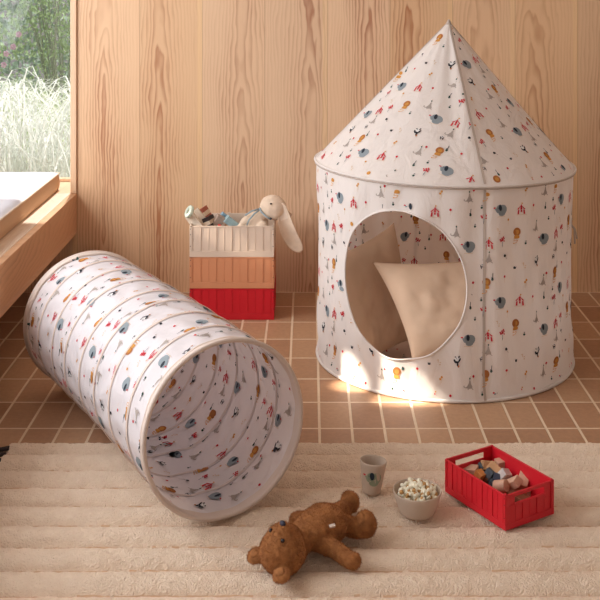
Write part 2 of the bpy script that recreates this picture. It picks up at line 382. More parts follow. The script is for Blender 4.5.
# ------------------------------------------------------------------ room
mb = MB(); mb.face([(-2.2, -1.5, 0), (3.2, -1.5, 0), (3.2, 5.0, 0), (-2.2, 5.0, 0)]); struct(mb.build('floor', M['tile'], smooth=False, recalc=False))
WY = 4.96
mb = MB()
mb.box((-1.075, WY, -.02), (2.6, WY + .3, 2.6)); mb.box((-2.2, WY, -.02), (-1.075, WY + .3, .44)); mb.box((-2.2, WY, 2.3), (-1.075, WY + .3, 2.6))
struct(mb.build('wall_back', M['wall'], smooth=False))
mb = MB()
for lo, hi in (((-2.2, -1.5, -.02), (-1.95, 1.4, 2.6)), ((-2.2, 1.4, -.02), (-1.95, WY, .45)), ((-2.2, 1.4, 2.35), (-1.95, WY, 2.6)), ((-2.2, 4.8, .45), (-1.95, WY, 2.35))): mb.box(lo, hi)
struct(mb.build('wall_left', M['plaster'], smooth=False))
mb = MB(); mb.box((2.6, -1.5, -.02), (2.8, WY + .3, 2.6)); struct(mb.build('wall_right', M['plaster'], smooth=False))
mb = MB(); mb.box((-2.2, -1.5, 2.6), (2.8, WY + .3, 2.75)); struct(mb.build('ceiling', M['plaster'], smooth=False))
mb = MB(); mb.box((-1.104, WY - .012, .4605), (-1.076, WY + .03, 2.3)); struct(mb.build('trim_1', M['trim'], smooth=False, bevel=.003))
# the window at the end of the bench
win = struct(thing('window_1', (-1.6, WY + .3, .46)))
mb = MB(); mb.box((-1.95, WY + .002, .4405), (-1.076, WY + .31, .459)); mb.build('window_sill', M['trim'], win, smooth=False, bevel=.002)
mb = MB()
mb.box((-1.95, WY + .27, .46), (-1.08, WY + .31, .475)); mb.box((-1.95, WY + .27, 2.26), (-1.08, WY + .31, 2.3)); mb.box((-1.12, WY + .27, .475), (-1.08, WY + .31, 2.26)); mb.box((-1.95, WY + .27, .475), (-1.91, WY + .31, 2.26))
mb.build('window_frame', M['trim'], win, smooth=False, bevel=.002)
mb = MB(); mb.box((-1.91, WY + .285, .475), (-1.12, WY + .291, 2.26)); mb.build('glass_pane', M['glass'], win, smooth=False)

# bench
bench = tag(thing('window_bench', (-1.5, 3.2, 0)), 'long built-in pine bench with deep front board along the left wall under the window', 'bench')
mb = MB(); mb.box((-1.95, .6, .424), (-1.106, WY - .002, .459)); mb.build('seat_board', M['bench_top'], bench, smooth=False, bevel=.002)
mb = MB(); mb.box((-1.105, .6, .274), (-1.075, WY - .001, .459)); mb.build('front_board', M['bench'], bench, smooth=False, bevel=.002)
for y in (.7, 2.4):
    mb = MB(); mb.box((-1.9, y, 0), (-1.3, y + .04, .424)); mb.build('bench_support', M['bench'], bench, smooth=False)
# mattress on it
mat = tag(thing('bench_mattress', (-1.5, 3.2, .459)), 'white quilted mattress with tan side lying on the pine window bench', 'mattress')
def mprof(u, v, top=True): pass
mb = MB(); X0, X1, Y0, Y1, Z0, Z1 = -1.94, -1.178, .7, WY + .07, .461, .549
nx, ny = 24, 120
def mt(u, v):
    x = X0 + (X1 - X0) * u; y = Y0 + (Y1 - Y0) * v
    q = abs(math.sin(PI * (y - .2) / .17)) ** .35
    dd = min(x - X0, X1 - x, y - Y0, Y1 - y)
    rnd = .012 * (1 - min(1, dd / .03)) ** 2
    return (x, y, Z1 - .006 * (1 - q) - rnd + .003 * noise.noise(Vector((x * 5, y * 5, 0))))
mb.grid(mt, nx * 2, ny * 2); mb.build('mattress_top', M['mattress'], mat)
mb = MB()
loop = []
for k in range(161): loop.append((X1, Y0 + (Y1 - Y0) * k / 160, (1, 0)))
for k in range(1, 41): loop.append((X1 + (X0 - X1) * k / 40, Y1, (0, 1)))
for k in range(1, 161): loop.append((X0, Y1 + (Y0 - Y1) * k / 160, (-1, 0)))
for k in range(1, 40): loop.append((X0 + (X1 - X0) * k / 40, Y0, (0, -1)))
def sd(u, v):
    i = int(round(u * len(loop))) % len(loop); x, y, n = loop[i]
    b = .008 * math.sin(PI * v) + .002 * noise.noise(Vector((x * 9, y * 9, v * 3)))
    return (x + n[0] * b, y + n[1] * b, Z0 + (Z1 - .012 - Z0) * v)
mb.grid(sd, len(loop), 6, closeu=True); mb.build('mattress_side', M['mat_side'], mat)
mb = MB()
mb.tube([(x + n[0] * .002, y + n[1] * .002, Z1 - .012) for x, y, n in loop], .0042, 8, closed=True); mb.build('piping', M['mat_pipe'], mat)

# ------------------------------------------------------------------ rug
RX0, RX1, RY0, RY1 = -.930, 1.9, 1.75, 3.312
rug = tag(thing('wool_rug', (.4, 2.6, 0)), 'large cream rug with deep rounded ribs and fluffy pile lying on the tiles', 'rug')
RIB = .1053
def rugz(x, y):
    yy = y + .006 * noise.noise(Vector((x * 2.2, y * 3, 5)))
    ph = ((3.2535 - yy) / RIB) % 1.0
    p = max(0.0, math.sin(PI * ph)) ** .42
    e = min((x - RX0), RX1 - x, RY1 - y, y - RY0)
    ed = max(0, min(1, e / .012)) ** .5
    f = noise.noise(Vector((x * 14, y * 20, 0))) * .0022 + noise.noise(Vector((x * 55, y * 75, 3))) * .0034 + noise.noise(Vector((x * 170, y * 190, 9))) * .0016
    return (-.010 + .037 * p + f * (.3 + .7 * p)) * (.25 + .75 * ed)
mb = MB(); NX, NY = 620, 480
def rg(u, v):
    x = RX0 + (RX1 - RX0) * u; y = RY0 + (RY1 - RY0) * v
    z = rugz(x, y)
    wob = .006 * noise.noise(Vector((x * 9, y * 9, 1)))
    if v == 1: y += wob
    if u == 0: x += wob
    return (x, y, z)
mb.grid(rg, NX, NY)
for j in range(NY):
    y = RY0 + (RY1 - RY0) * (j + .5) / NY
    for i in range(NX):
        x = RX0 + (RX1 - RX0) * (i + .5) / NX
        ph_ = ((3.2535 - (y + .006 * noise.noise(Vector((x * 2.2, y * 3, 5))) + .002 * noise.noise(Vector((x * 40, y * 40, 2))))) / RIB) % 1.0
        if ph_ < .04 or ph_ > .95: mb.m[j * NX + i] = 1  # groove faces take the painted shade colour
ring = [rg(i / 60, 1) for i in range(61)]
for i in range(60):
    a, b = ring[i], ring[i + 1]; mb.face([a, b, (b[0], b[1] + .002, .0005), (a[0], a[1] + .002, .0005)])
ring = [rg(0, i / 60) for i in range(61)]
for i in range(60):
    a, b = ring[i], ring[i + 1]; mb.face([a, b, (b[0] - .002, b[1], .0005), (a[0] - .002, a[1], .0005)])
M['groove_shade'] = simple('groove_shade_tan', rgb(222, 186, 152), .95, .03, 40)  # darker tan painted into the grooves to deepen their shade
mb.build('ribbed_pile', [M['rug'], M['groove_shade']], rug, recalc=False)
rr = random.Random(3)
for k in range(16):
    y = 3.275 - k * .042; mb = MB()
    for s in range(7):
        y1 = y + rr.uniform(-.006, .006); x0 = RX0 + .012
        mb.tube([(x0, y1, .022), (x0 - .03, y1 + rr.uniform(-.004, .004), .016), (x0 - .055, y1 + rr.uniform(-.01, .01), .006), (x0 - .085, y1 + rr.uniform(-.014, .014), .004)], [.006, .0055, .005, .003], 5)
    mb.build('tassel', M['tassel'], rug)['label'] = 'dark brown yarn tassel'

# ------------------------------------------------------------------ play tent
TX, TY, TR = .522, 4.158, .486
HOOP = .744
tent = tag(thing('play_tent', (TX, TY, 0)), 'round white play tent with pointed roof, animal print and oval door opening', 'play tent')
SEAM0 = math.radians(9.6)
SEAMS = [math.radians(x) for x in (9.6, 97, 187, 272)]
def sdist(ph): return min(abs((ph - q + PI) % (2 * PI) - PI) for q in SEAMS)
def tw(a, z, off=0.0):      # wall: a = arc length from straight front (towards camera), + to the right
    ph = a / .49; t_ = max(0, min(1, z / HOOP))
    r = TR + .004 * t_ - .006 * math.sin(PI * t_) 
    g = .5 + .5 * math.sin(ph * 2 + 1.3)
    r += .008 * math.sin(ph * 23 + 2 * math.sin(z * 3)) * g * math.sin(PI * t_) ** .5 + .004 * noise.noise(Vector((ph * 3, z * 4, 2)))
    # taut diagonal pulls
    r += .007 * math.sin(ph * 14 + z * 22) * max(0, 1 - abs(z - .1) / .2) + .004 * math.sin(ph * 9 - z * 16 + 1) * max(0, 1 - abs(z - .66) / .25) * (1 if ph < .2 else .3)
    r += .003 * (1 - min(sdist(ph), .2) / .2) ** 2
    r += .005 * math.exp(-((z - .012) / .018) ** 2)
    r += off
    return Vector((TX + r * math.sin(ph), TY - r * math.cos(ph), z))
CA, CZ, RA, RZ = math.radians(-26.0) * .49, .391, .243, .259
mb = MB()
NA = 156; da = 2 * PI * .49 / NA; i0 = int((CA - .33) / da) ; i1 = int((CA + .33) / da); NZ = 38; dz = (HOOP - .004) / NZ
zof = lambda j: .004 + dz * j
for i in range(-NA // 2, NA // 2):
    if i0 <= i < i1: continue
    for j in range(NZ): mb.face([tw(i * da, zof(j)), tw((i + 1) * da, zof(j)), tw((i + 1) * da, zof(j + 1)), tw(i * da, zof(j + 1))])
bd = [(i, 0) for i in range(i0, i1)] + [(i1, j) for j in range(NZ)] + [(i, NZ) for i in range(i1, i0, -1)] + [(i0, j) for j in range(NZ, 0, -1)]
def hp(b, k, K=9):
    a, z = b[0] * da, zof(b[1]); th = math.atan2((z - CZ) / RZ, (a - CA) / RA)
    a0, z0 = CA + RA * math.cos(th), CZ + RZ * math.sin(th); q = k / K
    return tw(a0 + (a - a0) * q, z0 + (z - z0) * q)
for n in range(len(bd)):
    p, q = bd[n], bd[(n + 1) % len(bd)]
    for k in range(9): mb.face([hp(p, k), hp(p, k + 1), hp(q, k + 1), hp(q, k)])
def okw(a, z): return .02 < z < HOOP - .006 and ((a - CA) / (RA + .01)) ** 2 + ((z - CZ) / (RZ + .01)) ** 2 > 1 and abs(a) < PI * .5
cnt = len(mb.f)
a_ref, z_ref = .142, .66
for tx in range(-6, 6):
    for tz in range(-2, 3):
        for key, x, y in TILE:
            a, z = a_ref + x + tx * TILE_W, z_ref + y + tz * TILE_H
            if -PI * .49 < a < PI * .49: stamp(mb, tw, key, a, z, R.uniform(-.05, .05), .0100, ok=okw)
wall = mb.build('tent_wall', MATS(M['tentcloth']), tent, weld=True, recalc=False)
# door edge piping
mb = MB(); mb.tube([tw(CA + RA * math.cos(q), CZ + RZ * math.sin(q), .001) for q in [2 * PI * k / 96 for k in range(96)]], .0034, 8, closed=True)
mb.build('door_piping', M['tentcloth'], tent)
# roof
APZ = 1.290; HR = .497
APX, APY = .543 - TX, 0.0
def rf(ph, t_, off=0.0):       # t_ 0 apex .. 1 hoop
    r = HR * t_; 
    dph = sdist(ph)
    sag = .016 * math.sin(PI * t_) * (1 - math.exp(-(dph / .12) ** 2)) 
    sag += .003 * math.sin(ph * 19 + 3) * t_ * (1 - t_) * 2 + .005 * noise.noise(Vector((ph * 2.5, t_ * 4, 7))) * t_
    z = APZ + (HOOP + .004 - APZ) * t_ - sag * .6
    # the hoop leans a little
    x = TX + APX * (1 - t_) + (r - sag * .6 + off * .75) * math.sin(ph); y = TY - (r - sag * .6 + off * .75) * math.cos(ph)
    z += off * .66 - .010 * t_ * math.sin(ph)
    return Vector((x, y, z))
mb = MB(); mb.grid(lambda u, v: rf(2 * PI * u, .004 + .996 * v), 144, 40, closeu=True)
SL = math.hypot(HR, APZ - HOOP); SECT = (2 * PI * HR / SL) / 4
for gidx in range(4):
    a0_ = SEAMS[gidx]; a1_ = SEAMS[(gidx + 1) % 4] + (2 * PI if gidx == 3 else 0); mid = (a0_ + a1_) / 2; SP = a1_ - a0_
    def sf(x, y, off, mid=mid, SP=SP):
        s_ = math.hypot(x, y); an = math.atan2(x, -y); return rf(mid + an / SECT * SP, s_ / SL, off)
    def okr(x, y): return .012 < math.hypot(x, y) < SL - .012 and abs(math.atan2(x, -y)) < SECT / 2 - .004
    ox, oy = (.05 + .11 * gidx, -.07 - .1 * gidx) if gidx != 3 else (-.075, -.315)
    for tx in range(-3, 4):
        for tz in range(-4, 4):
            for key, x, y in TILE: 
                X, Y = ox + x + tx * TILE_W, oy + y + tz * TILE_H
                if Y < 0 and math.hypot(X, Y) < SL: stamp(mb, sf, key, X, Y, R.uniform(-.05, .05), .0100, ok=okr, sides=(1,))
mb.build('tent_roof', MATS(M['tentcloth']), tent, recalc=False)
hoopf = lambda q, r, z: (TX + r * math.sin(q), TY - r * math.cos(q), z - .010 * math.sin(q))
mb = MB(); mb.tube([hoopf(2 * PI * k / 120, HR + .001, HOOP + .002) for k in range(120)], .005, 8, closed=True); mb.build('roof_hoop', M['tentcloth'], tent)
mb = MB(); mb.tube([hoopf(2 * PI * k / 120, HR + .001, HOOP - .006) for k in range(120)], .0028, 8, closed=True); mb.build('hoop_trim', M['seam'], tent)
mb = MB(); mb.tube([(TX + (TR + .004) * math.sin(q), TY - (TR + .004) * math.cos(q), .0075) for q in [2 * PI * k / 120 for k in range(120)]], .0065, 8, closed=True); mb.build('base_hoop', M['tentcloth'], tent)
for k in range(4):
    ph = SEAMS[k]
    mb = MB(); mb.grid(lambda u, v: tw(ph * .49 + (u - .5) * .009, .01 + v * (HOOP - .015), .0022), 2, 40); mb.build('wall_seam', M['seam'], tent)
    mb = MB(); mb.grid(lambda u, v: rf(ph + (u - .5) * .009 / max(.02, HR * (.01 + .99 * v)), .01 + .98 * v, .0022), 2, 40); mb.build('roof_seam', M['seam'], tent)
mb = MB(); mb.lathe([(0, .008), (.004, .006), (.008, -.003), (.012, -.012)], 16, 0, Matrix.Translation((TX + APX, TY, APZ))); mb.build('roof_cap', M['seam'], tent)
# floor mat of the tent
mb = MB()
fm = lambda x, y, off=0: Vector((TX + x, TY + y, .012 + .005 * noise.noise(Vector((x * 9, y * 9, 0))) + abs(off)))
mb.grid(lambda u, v: fm((.001 + v * .474) * math.cos(2 * PI * u), (.001 + v * .474) * math.sin(2 * PI * u)), 60, 14, closeu=True)
for tx in range(-3, 3):
    for tz in range(-2, 4):
        for key, x, y in TILE: stamp(mb, fm, key, x + tx * TILE_W, y + tz * TILE_H, 0, .0100, sides=(1,), ok=lambda a, b: math.hypot(a, b) < .47)
mb.build('tent_floor', MATS(M['matcloth']), tent, recalc=False)
# tie strings at the right
for dx, L in ((0, .075), (.008, .055)):
    p = tw(.49 * math.radians(84), .515, .001); mb = MB()
    mb.tube([p, p + Vector((.012 + dx * .5, -.006, -.02)), p + Vector((.014 + dx, -.008, -L))], [.0035, .003, .0035], 6); mb.build('tie_string', M['seam'], tent)

# pillows
def pillow(name, center, ax, ay, w, h, th, label, seed):
    t = thing(name, center); tag(t, label, 'pillow', 'linen pillows in the tent')
    ax, ay = Vector(ax).normalized(), Vector(ay).normalized(); az = ax.cross(ay).normalized()
    mb = MB()
    for sgn in (1, -1):
        def fn(u, v):
            x, y = u * 2 - 1, v * 2 - 1
            pinch = 1 - .10 * (1 - (abs(y)) ** 2.2) * abs(x) ** 3 
            pinchy = 1 - .10 * (1 - (abs(x)) ** 2.2) * abs(y) ** 3
            k = ((1 - x ** 4) * (1 - y ** 4)) ** .55
            k *= (1 - .15 * (x * x + y * y) / 2)
            wr = noise.fractal(Vector((x * 2.2 + seed, y * 2.2, sgn)), 1, 2, 3) * .09 + .16 * math.sin((x - y) * 5 + 3 * noise.noise(Vector((x * 2, y * 2, seed)))) * noise.noise(Vector((x * 1.5 + 3, y * 1.5, seed)))
            wr += .05 * math.sin(math.atan2(y, x) * 14 + seed) * max(0, math.hypot(x, y) - .6) 
            zz = th * .5 * (k * (1 + wr)) * sgn
            sag = -.02 * (1 - x * x) * (y < 0) * y * y
            return Vector(center) + ax * (x * w * .5 * pinch) + ay * (y * h * .5 * pinchy + sag * 0) + az * zz
        mb.grid(fn, 56, 56)
    o = mb.build('pillow_cover', M['linen'], t, weld=True)
    e = [fn_ for fn_ in [(k / 50 * 2 - 1) for k in range(50)]]
    return t
pillow('linen_pillow', (.232, 4.09, .232), (.76, .58, .22), (-.16, .16, 1), .36, .45, .15, 'beige linen pillow leaning behind at the left side of the tent door', 1.0)
pillow('linen_pillow', (.520, 3.895, .256), (.99, .08, .02), (-.119, .17, .276), .44, .385, .15, 'beige linen pillow in front, one corner pointing up left in the tent door', 5.0)

# ------------------------------------------------------------------ tunnel
Rt = .230
Mp = Vector((-.222, 2.845, .034 + Rt)); Bp = Vector((-.790, 3.85, .008 + Rt))
tun = tag(thing('play_tunnel', ((Mp.x + Bp.x) / 2, (Mp.y + Bp.y) / 2, 0)), 'white fabric play tunnel with animal print and beige ring bands lying half on the rug', 'play tunnel')
ax = (Bp - Mp); TL = ax.length; ax.normalize()
rt = Vector((-ax.y, ax.x, 0)) * -1; rt.normalize()        # right as seen from the camera looking into the mouth
up = rt.cross(ax); up = up if up.z > 0 else -up
NB = 8
bands = [0.0] + [TL * (k + R.uniform(-.08, .08)) / NB for k in range(1, NB)] + [TL]
def gz(y): return .034 if y < RY1 + .004 else .0015
def tp(s, arc, off=0.0, rr=None):
    th = arc / Rt
    sp = TL / NB; q = (s / sp) % 1.0
    r = Rt - (.007 * math.sin(PI * q) if 0 < s < TL else 0) + off
    wr = .0022 * math.sin(th * 17 + 4 * math.sin(s * 9)) * math.sin(PI * q) + .003 * noise.noise(Vector((th * 2.5, s * 12, 4))) * math.sin(PI * q)
    r += wr
    # bands lean and shift a little
    sh = .014 * math.sin(s * 11 + 1) * math.cos(th + s * 3) * (1 if .06 < s < TL - .06 else .3)
    p = Mp + ax * (s + sh) + rt * (math.cos(th) * r) + up * (math.sin(th) * r)
    # slight sag of the whole spring
    p.x += .012 * math.sin(PI * s / TL)
    g = gz(p.y) + (off if off > 0 else 0) * 0 + .001
    if p.z < g: p.z = g - min(off, 0) * 1.0 + (.0 if off <= 0 else -.0006)
    return p
C = 2 * PI * Rt
mb = MB(); mb.grid(lambda u, v: tp(v * TL, u * C), 120, NB * 10, closeu=True)
for tx in range(0, 6):
    for tz in range(-1, 5):
        for key, x, y in TILE:
            s = (x % TILE_W) + tx * TILE_W - .1; a = tz * TILE_H * C / (5 * TILE_H) + y * C / (5 * TILE_H)
            a = (a + .05)
            if .0 < s < TL - .0: stamp(mb, lambda X, Y, o_: tp(X, Y, o_ + (0 if o_ > 0 else -.002) + ((.0066 if o_ > 0 else -.0036) if min(X, TL - X) < .028 else 0)), key, s, a, R.uniform(-.1, .1), .0092, ok=lambda X, Y: .004 < X < TL - .004, e=.0014)
mb.build('tunnel_cover', MATS(M['tunnelcloth']), tun, recalc=False)
for i, s in enumerate(bands):
    if i in (0, NB): continue
    s = TL * i / NB
    mb = MB()
    for sd_ in (1, -1):
        mb.grid(lambda u, v: tp(s + (v - .5) * .011, u * C, sd_ * (.0022 + .0018 * math.sin(PI * v))), 120, 3, mi=0 if sd_ > 0 else 1, closeu=True)
    mb.build('ring_band', [M['tape'], M['tapein']], tun, recalc=False)
for s in (0.0, TL):
    d = .022 if s == 0 else -.022
    mb = MB()
    mb.tube([tp(s, C * k / 120, .001) for k in range(120)], .0068, 8, closed=True)
    mb.tube([tp(s + d, C * k / 120, .003) for k in range(120)], .0050, 8, closed=True)
    mb.grid(lambda u, v: tp(s + d * v, u * C, .0055), 120, 2, closeu=True)
    mb.grid(lambda u, v: tp(s + d * v, u * C, -.0035), 120, 2, closeu=True)
    mb.build('rim_binding', M['tape'], tun, recalc=False)

# ------------------------------------------------------------------ folding crates
def crate(loc, rotz, L, W, Hh, mat, label, group=None, nrib=10, bumps=False, pegs=True):
    t = tag(thing('plastic_crate', loc, (0, 0, rotz)), label, 'crate', group)
    k = Hh / .134; th = .006 * (.5 + .5 * k); bh = .026 * k; lip = .008 * k
    # base tray with plinth
    mb = MB(); mb.box((-L / 2 + .004, -W / 2 + .004, .001), (L / 2 - .004, W / 2 - .004, .006))
    for lo, hi in (((-L / 2, -W / 2, .0005), (L / 2, -W / 2 + th * 1.3, bh)), ((-L / 2, W / 2 - th * 1.3, .0005), (L / 2, W / 2, bh)), ((-L / 2, -W / 2 + th * 1.3, .0005), (-L / 2 + th * 1.3, W / 2 - th * 1.3, bh)), ((L / 2 - th * 1.3, -W / 2 + th * 1.3, .0005), (L / 2, W / 2 - th * 1.3, bh))): mb.box(lo, hi)
    mb.build('base_tray', mat, t, smooth=False, bevel=.0012, local=True)
    z1 = Hh - .0005
    for s in (-1, 1):
        y1 = s * (W / 2 - .002); y0 = s * (W / 2 - .002 - th * .6)
        a, b = min(y0, y1), max(y0, y1); mb = MB()
        mb.box((-L / 2 + .003, a, bh), (L / 2 - .003, b, z1))
        o0, o1 = (s * (W / 2 - .002)), s * (W / 2 + .0005); c, d = min(o0, o1), max(o0, o1)
        mb.box((-L / 2 + .002, c, z1 - lip * .55), (L / 2 - .002, d, z1))
        mb.box((-L / 2 + .001, c, bh), (-L / 2 + .011 * k, d, z1)); mb.box((L / 2 - .011 * k, c, bh), (L / 2 - .001, d, z1))
        span = L - .03 * k
        for i in range(nrib + 1):
            x = -span / 2 + span * i / nrib
            mb.box((x - .0011, c, bh), (x + .0011, d, z1 - lip * .5))
            if i < nrib and i % 2 == 0: mb.box((x + .001, c + (.001 if s < 0 else 0), bh), (x + span / nrib - .001, d - (.001 if s > 0 else 0), z1 - lip * .5))
        for fx in (-.22, .25):
            mb.box((fx * L - .017 * k, c, bh + .001), (fx * L + .017 * k, d + (.0006 if s > 0 else 0), bh + .004))
        mb.build('side_panel', mat, t, smooth=False, bevel=.0006, local=True)
        # end panel with handle slot
        x1 = s * (L / 2 - .002); x0 = s * (L / 2 - .002 - th * .6); a, b = min(x0, x1), max(x0, x1); mb = MB()
        hw, hz0, hz1 = W * .30, Hh * .70, Hh * .88
        yi = W / 2 - .004
        mb.box((a, -yi, bh), (b, yi, hz0)); mb.box((a, -yi, hz1), (b, yi, z1)); mb.box((a, -yi, hz0), (b, -hw, hz1)); mb.box((a, hw, hz0), (b, yi, hz1))
        o0, o1 = s * (L / 2 - .002), s * (L / 2 + .0005); c, d = min(o0, o1), max(o0, o1)
        mb.box((c, -yi, z1 - lip * .55), (d, yi, z1)); mb.box((c, -yi - .002, bh), (d, -yi + .010 * k, z1)); mb.box((c, yi - .010 * k, bh), (d, yi + .002, z1))
        mb.box((c, -hw - .003, hz0 - .004), (d, hw + .003, hz0 - .001))
        nr = 6; sp = W - .03 * k
        for i in range(nr + 1):
            y = -sp / 2 + sp * i / nr; mb.box((c, y - .0011, bh), (d, y + .0011, hz0 - .003))
            if i < nr and i % 2 == 0: mb.box((c + (.001 if s < 0 else 0), y + .001, bh), (d - (.001 if s > 0 else 0), y + sp / nr - .001, hz0 - .003))
        mb.build('end_panel', mat, t, smooth=False, bevel=.0006, local=True)
    for sx in (-1, 1):
        for sy in (-1, 1):
            for z in (.35, .72, .9):
                mb = MB(); mb.ball((sx * (L / 2 - .004), sy * (W / 2 + .0003), Hh * z), (.0018 * k, .0012, .0024 * k), None, 8)
                mb.build('hinge_pin', M['dark_dot'], t, local=True)
            if not pegs: continue
            mb = MB(); mb.box((sx * (L / 2 - .006) - .004 * k, sy * (W / 2 - .005) - .003, z1 - .001), (sx * (L / 2 - .006) + .004 * k, sy * (W / 2 - .005) + .003, Hh + .0035 * k))
            mb.build('corner_peg', mat, t, smooth=False, bevel=.001, local=True)
    if bumps:
        for fx in (-.1, .16, .24):
            mb = MB(); mb.box((fx * L, W / 2 - .006, z1 - .002), (fx * L + .014, W / 2, z1 + .004)); mb.build('rim_tab', mat, t, smooth=False, bevel=.001, local=True)
    return t
CX, CY, CL, CW, CH = -.329, 4.56 + .125, .360, .250, .1335
crate((CX, CY, 0.0), 0, CL, CW, CH, M['red_plastic'], 'red ribbed crate, bottom of the stack, standing on the tiles', pegs=False)
crate((CX, CY, CH), 0, CL, CW, CH, M['peach_plastic'], 'peach orange ribbed crate in the middle of the stack', pegs=False)
crate((CX, CY, CH * 2), 0, CL, CW, CH, M['sand_plastic'], 'sand beige ribbed crate on top of the stack, full of toys', bumps=True)

zr = .030
A = at(444.8, 491.8, zr); Bq = at(505.4, 531.5, zr); Cq = at(553.5, 515.2, zr)
u = (Bq - A); L2 = u.length; u.normalize(); w = (Cq - Bq); W2 = .172
v2 = Vector((-u.y, u.x, 0)); cen = (A + Bq) / 2 + v2 * (W2 / 2)
RC = crate((cen.x, cen.y, zr), math.atan2(u.y, u.x), L2, W2, .092, M['red_plastic'], 'small red ribbed crate of wooden blocks standing on the rug', nrib=11)

def rod(mb, p0, p1, r, n=24): mb.tube([p0, p1], r, n)
def block(name, dims, pos, rot, mat, label, cat='block', group=None, shape='box', bevel=.0015):
    t = tag(None or (lambda: None)() or bpy.data.objects.new(name, None), label, cat, group) if False else None
    mb = MB(); dx, dy, dz = dims
    if shape == 'box': mb.box((-dx / 2, -dy / 2, -dz / 2), (dx / 2, dy / 2, dz / 2))
    elif shape == 'cyl': mb.tube([(0, 0, -dz / 2), (0, 0, dz / 2)], dx / 2, 28)
    elif shape == 'arch':
        n = 14; pts = [(-dx / 2, 0), (-dx / 2 * .35, 0)] + [(-dx / 2 * .35 * math.cos(PI * k / n), dx / 2 * .55 * math.sin(PI * k / n)) for k in range(1, n)] + [(dx / 2 * .35, 0), (dx / 2, 0)] + [(dx / 2, dy)] + [(-dx / 2, dy)]
        f0 = [(x, y - dy / 2, -dz / 2) for x, y in pts]; f1 = [(x, y - dy / 2, dz / 2) for x, y in pts]; N = len(pts)
        mb.raw(f0 + f1, [tuple(range(N))[::-1], tuple(range(N, 2 * N))] + [(i, (i + 1) % N, N + (i + 1) % N, N + i) for i in range(N)])
    elif shape == 'tri':
        mb.raw([(-dx / 2, -dy / 2, -dz / 2), (dx / 2, -dy / 2, -dz / 2), (0, -dy / 2, dz / 2), (-dx / 2, dy / 2, -dz / 2), (dx / 2, dy / 2, -dz / 2), (0, dy / 2, dz / 2)], [(0, 1, 2), (5, 4, 3), (0, 3, 4, 1), (1, 4, 5, 2), (2, 5, 3, 0)])
    o = mb.build(name, mat, None, smooth=False, bevel=bevel)
    o.location = pos; o.rotation_euler = tuple(math.radians(a) for a in rot)
    return tag(o, label, cat, group)
G1 = 'wooden blocks in the small red crate'
zb = zr + .008
BL = [
 ('box', (.052, .030, .014), (468.5, 469, .078), (8, -8, -28), 'b_pink', 'pink wooden slab at the far left end of the red crate'),
 ('box', (.030, .022, .020), (483, 468, .075), (20, 20, 30), 'b_slate', 'slate grey block beside the small orange block, further back'),
 ('box', (.030, .022, .030), (489.5, 474, .075), (30, 15, 60), 'b_slate', 'dark slate block leaning against the tan arch in the red crate'),
 ('box', (.024, .024, .024), (479.8, 475.5, .073), (25, 5, 40), 'b_orange', 'small orange cube in the red crate'),
 ('arch', (.044, .024, .022), (489, 465.5, .082), (70, 10, 10), 'b_tan', 'tan arch block at the back of the red crate'),
 ('box', (.044, .028, .018), (495, 470.5, .082), (30, 25, -40), 'b_tan', 'tan wooden brick tilted in the middle of the red crate'),
 ('box', (.026, .026, .034), (500.5, 465.5, .082), (6, -4, 20), 'b_pink', 'pinkish upright cube nearest the far wall of the red crate'),
 ('box', (.030, .022, .026), (504.5, 474.5, .082), (35, 20, 40), 'b_grey', 'pale grey block tilted among the navy blocks'),
 ('box', (.032, .022, .022), (498, 478, .070), (10, 30, 70), 'b_navy', 'navy block lying under the pale grey block'),
 ('box', (.058, .026, .022), (512.5, 483.5, .078), (-30, 35, 120), 'b_pink', 'pink long brick tilted near the right end of the red crate'),
 ('box', (.048, .030, .024), (524, 480, .078), (10, -30, 60), 'b_pink', 'pink brick leaning in the far right corner of the red crate'),
 ('cyl', (.032, .032, .036), (501, 486, .074), (70, 10, 50), 'b_pink', 'short pale wooden cylinder lying at the front of the red crate'),
 ('box', (.030, .020, .020), (488, 480, .060), (10, 10, 20), 'b_brown', 'dark brown block low in the red crate'),
 ('box', (.030, .022, .020), (493, 484, .058), (20, 0, 70), 'b_slate', 'slate block low beside the pale cylinder'),
 ('box', (.034, .022, .020), (509, 478, .060), (0, 20, 10), 'b_black', 'black block beneath the pink long brick'),
 ('box', (.030, .022, .018), (477, 479.5, .058), (0, 10, 50), 'b_tan', 'tan block low at the left below the orange cube'),
 ('box', (.060, .030, .020), (516, 494, .050), (0, 0, 30), 'b_tan', 'tan block lying behind the near handle slot of the red crate'),
 ('box', (.050, .030, .020), (528, 489, .052), (0, 0, 60), 'b_pink', 'pink block lying low by the near handle slot'),
]
for sh, d, (px, py, z), rot, m, lab in BL:
    block('toy_block', d, at(px, py, z), rot, M[m], lab, 'block', G1, sh)
# lower layer carrying the pile
low = []
for i in range(12):
    fx = (i % 6) / 5 - .5; fy = (i // 6) - .5
    p = Vector((cen.x, cen.y, 0)) + u * (fx * L2 * .74) + v2 * (fy * W2 * .42) 
    block('toy_block', (.038, .034, .022), (p.x, p.y, zb + .012), (0, 0, math.degrees(math.atan2(u.y, u.x)) + R.uniform(-12, 12)), M[['b_tan', 'b_pink', 'b_brown', 'b_orange'][i % 4]], 'wooden block at the bottom of the small red crate, mostly buried', 'block', 'buried blocks in the small red crate')

# things in the top crate
zc = CH * 2
def cat_(px, py, D): return atD(px, py, D)
p = cat_(191.5, 212, 4.64)
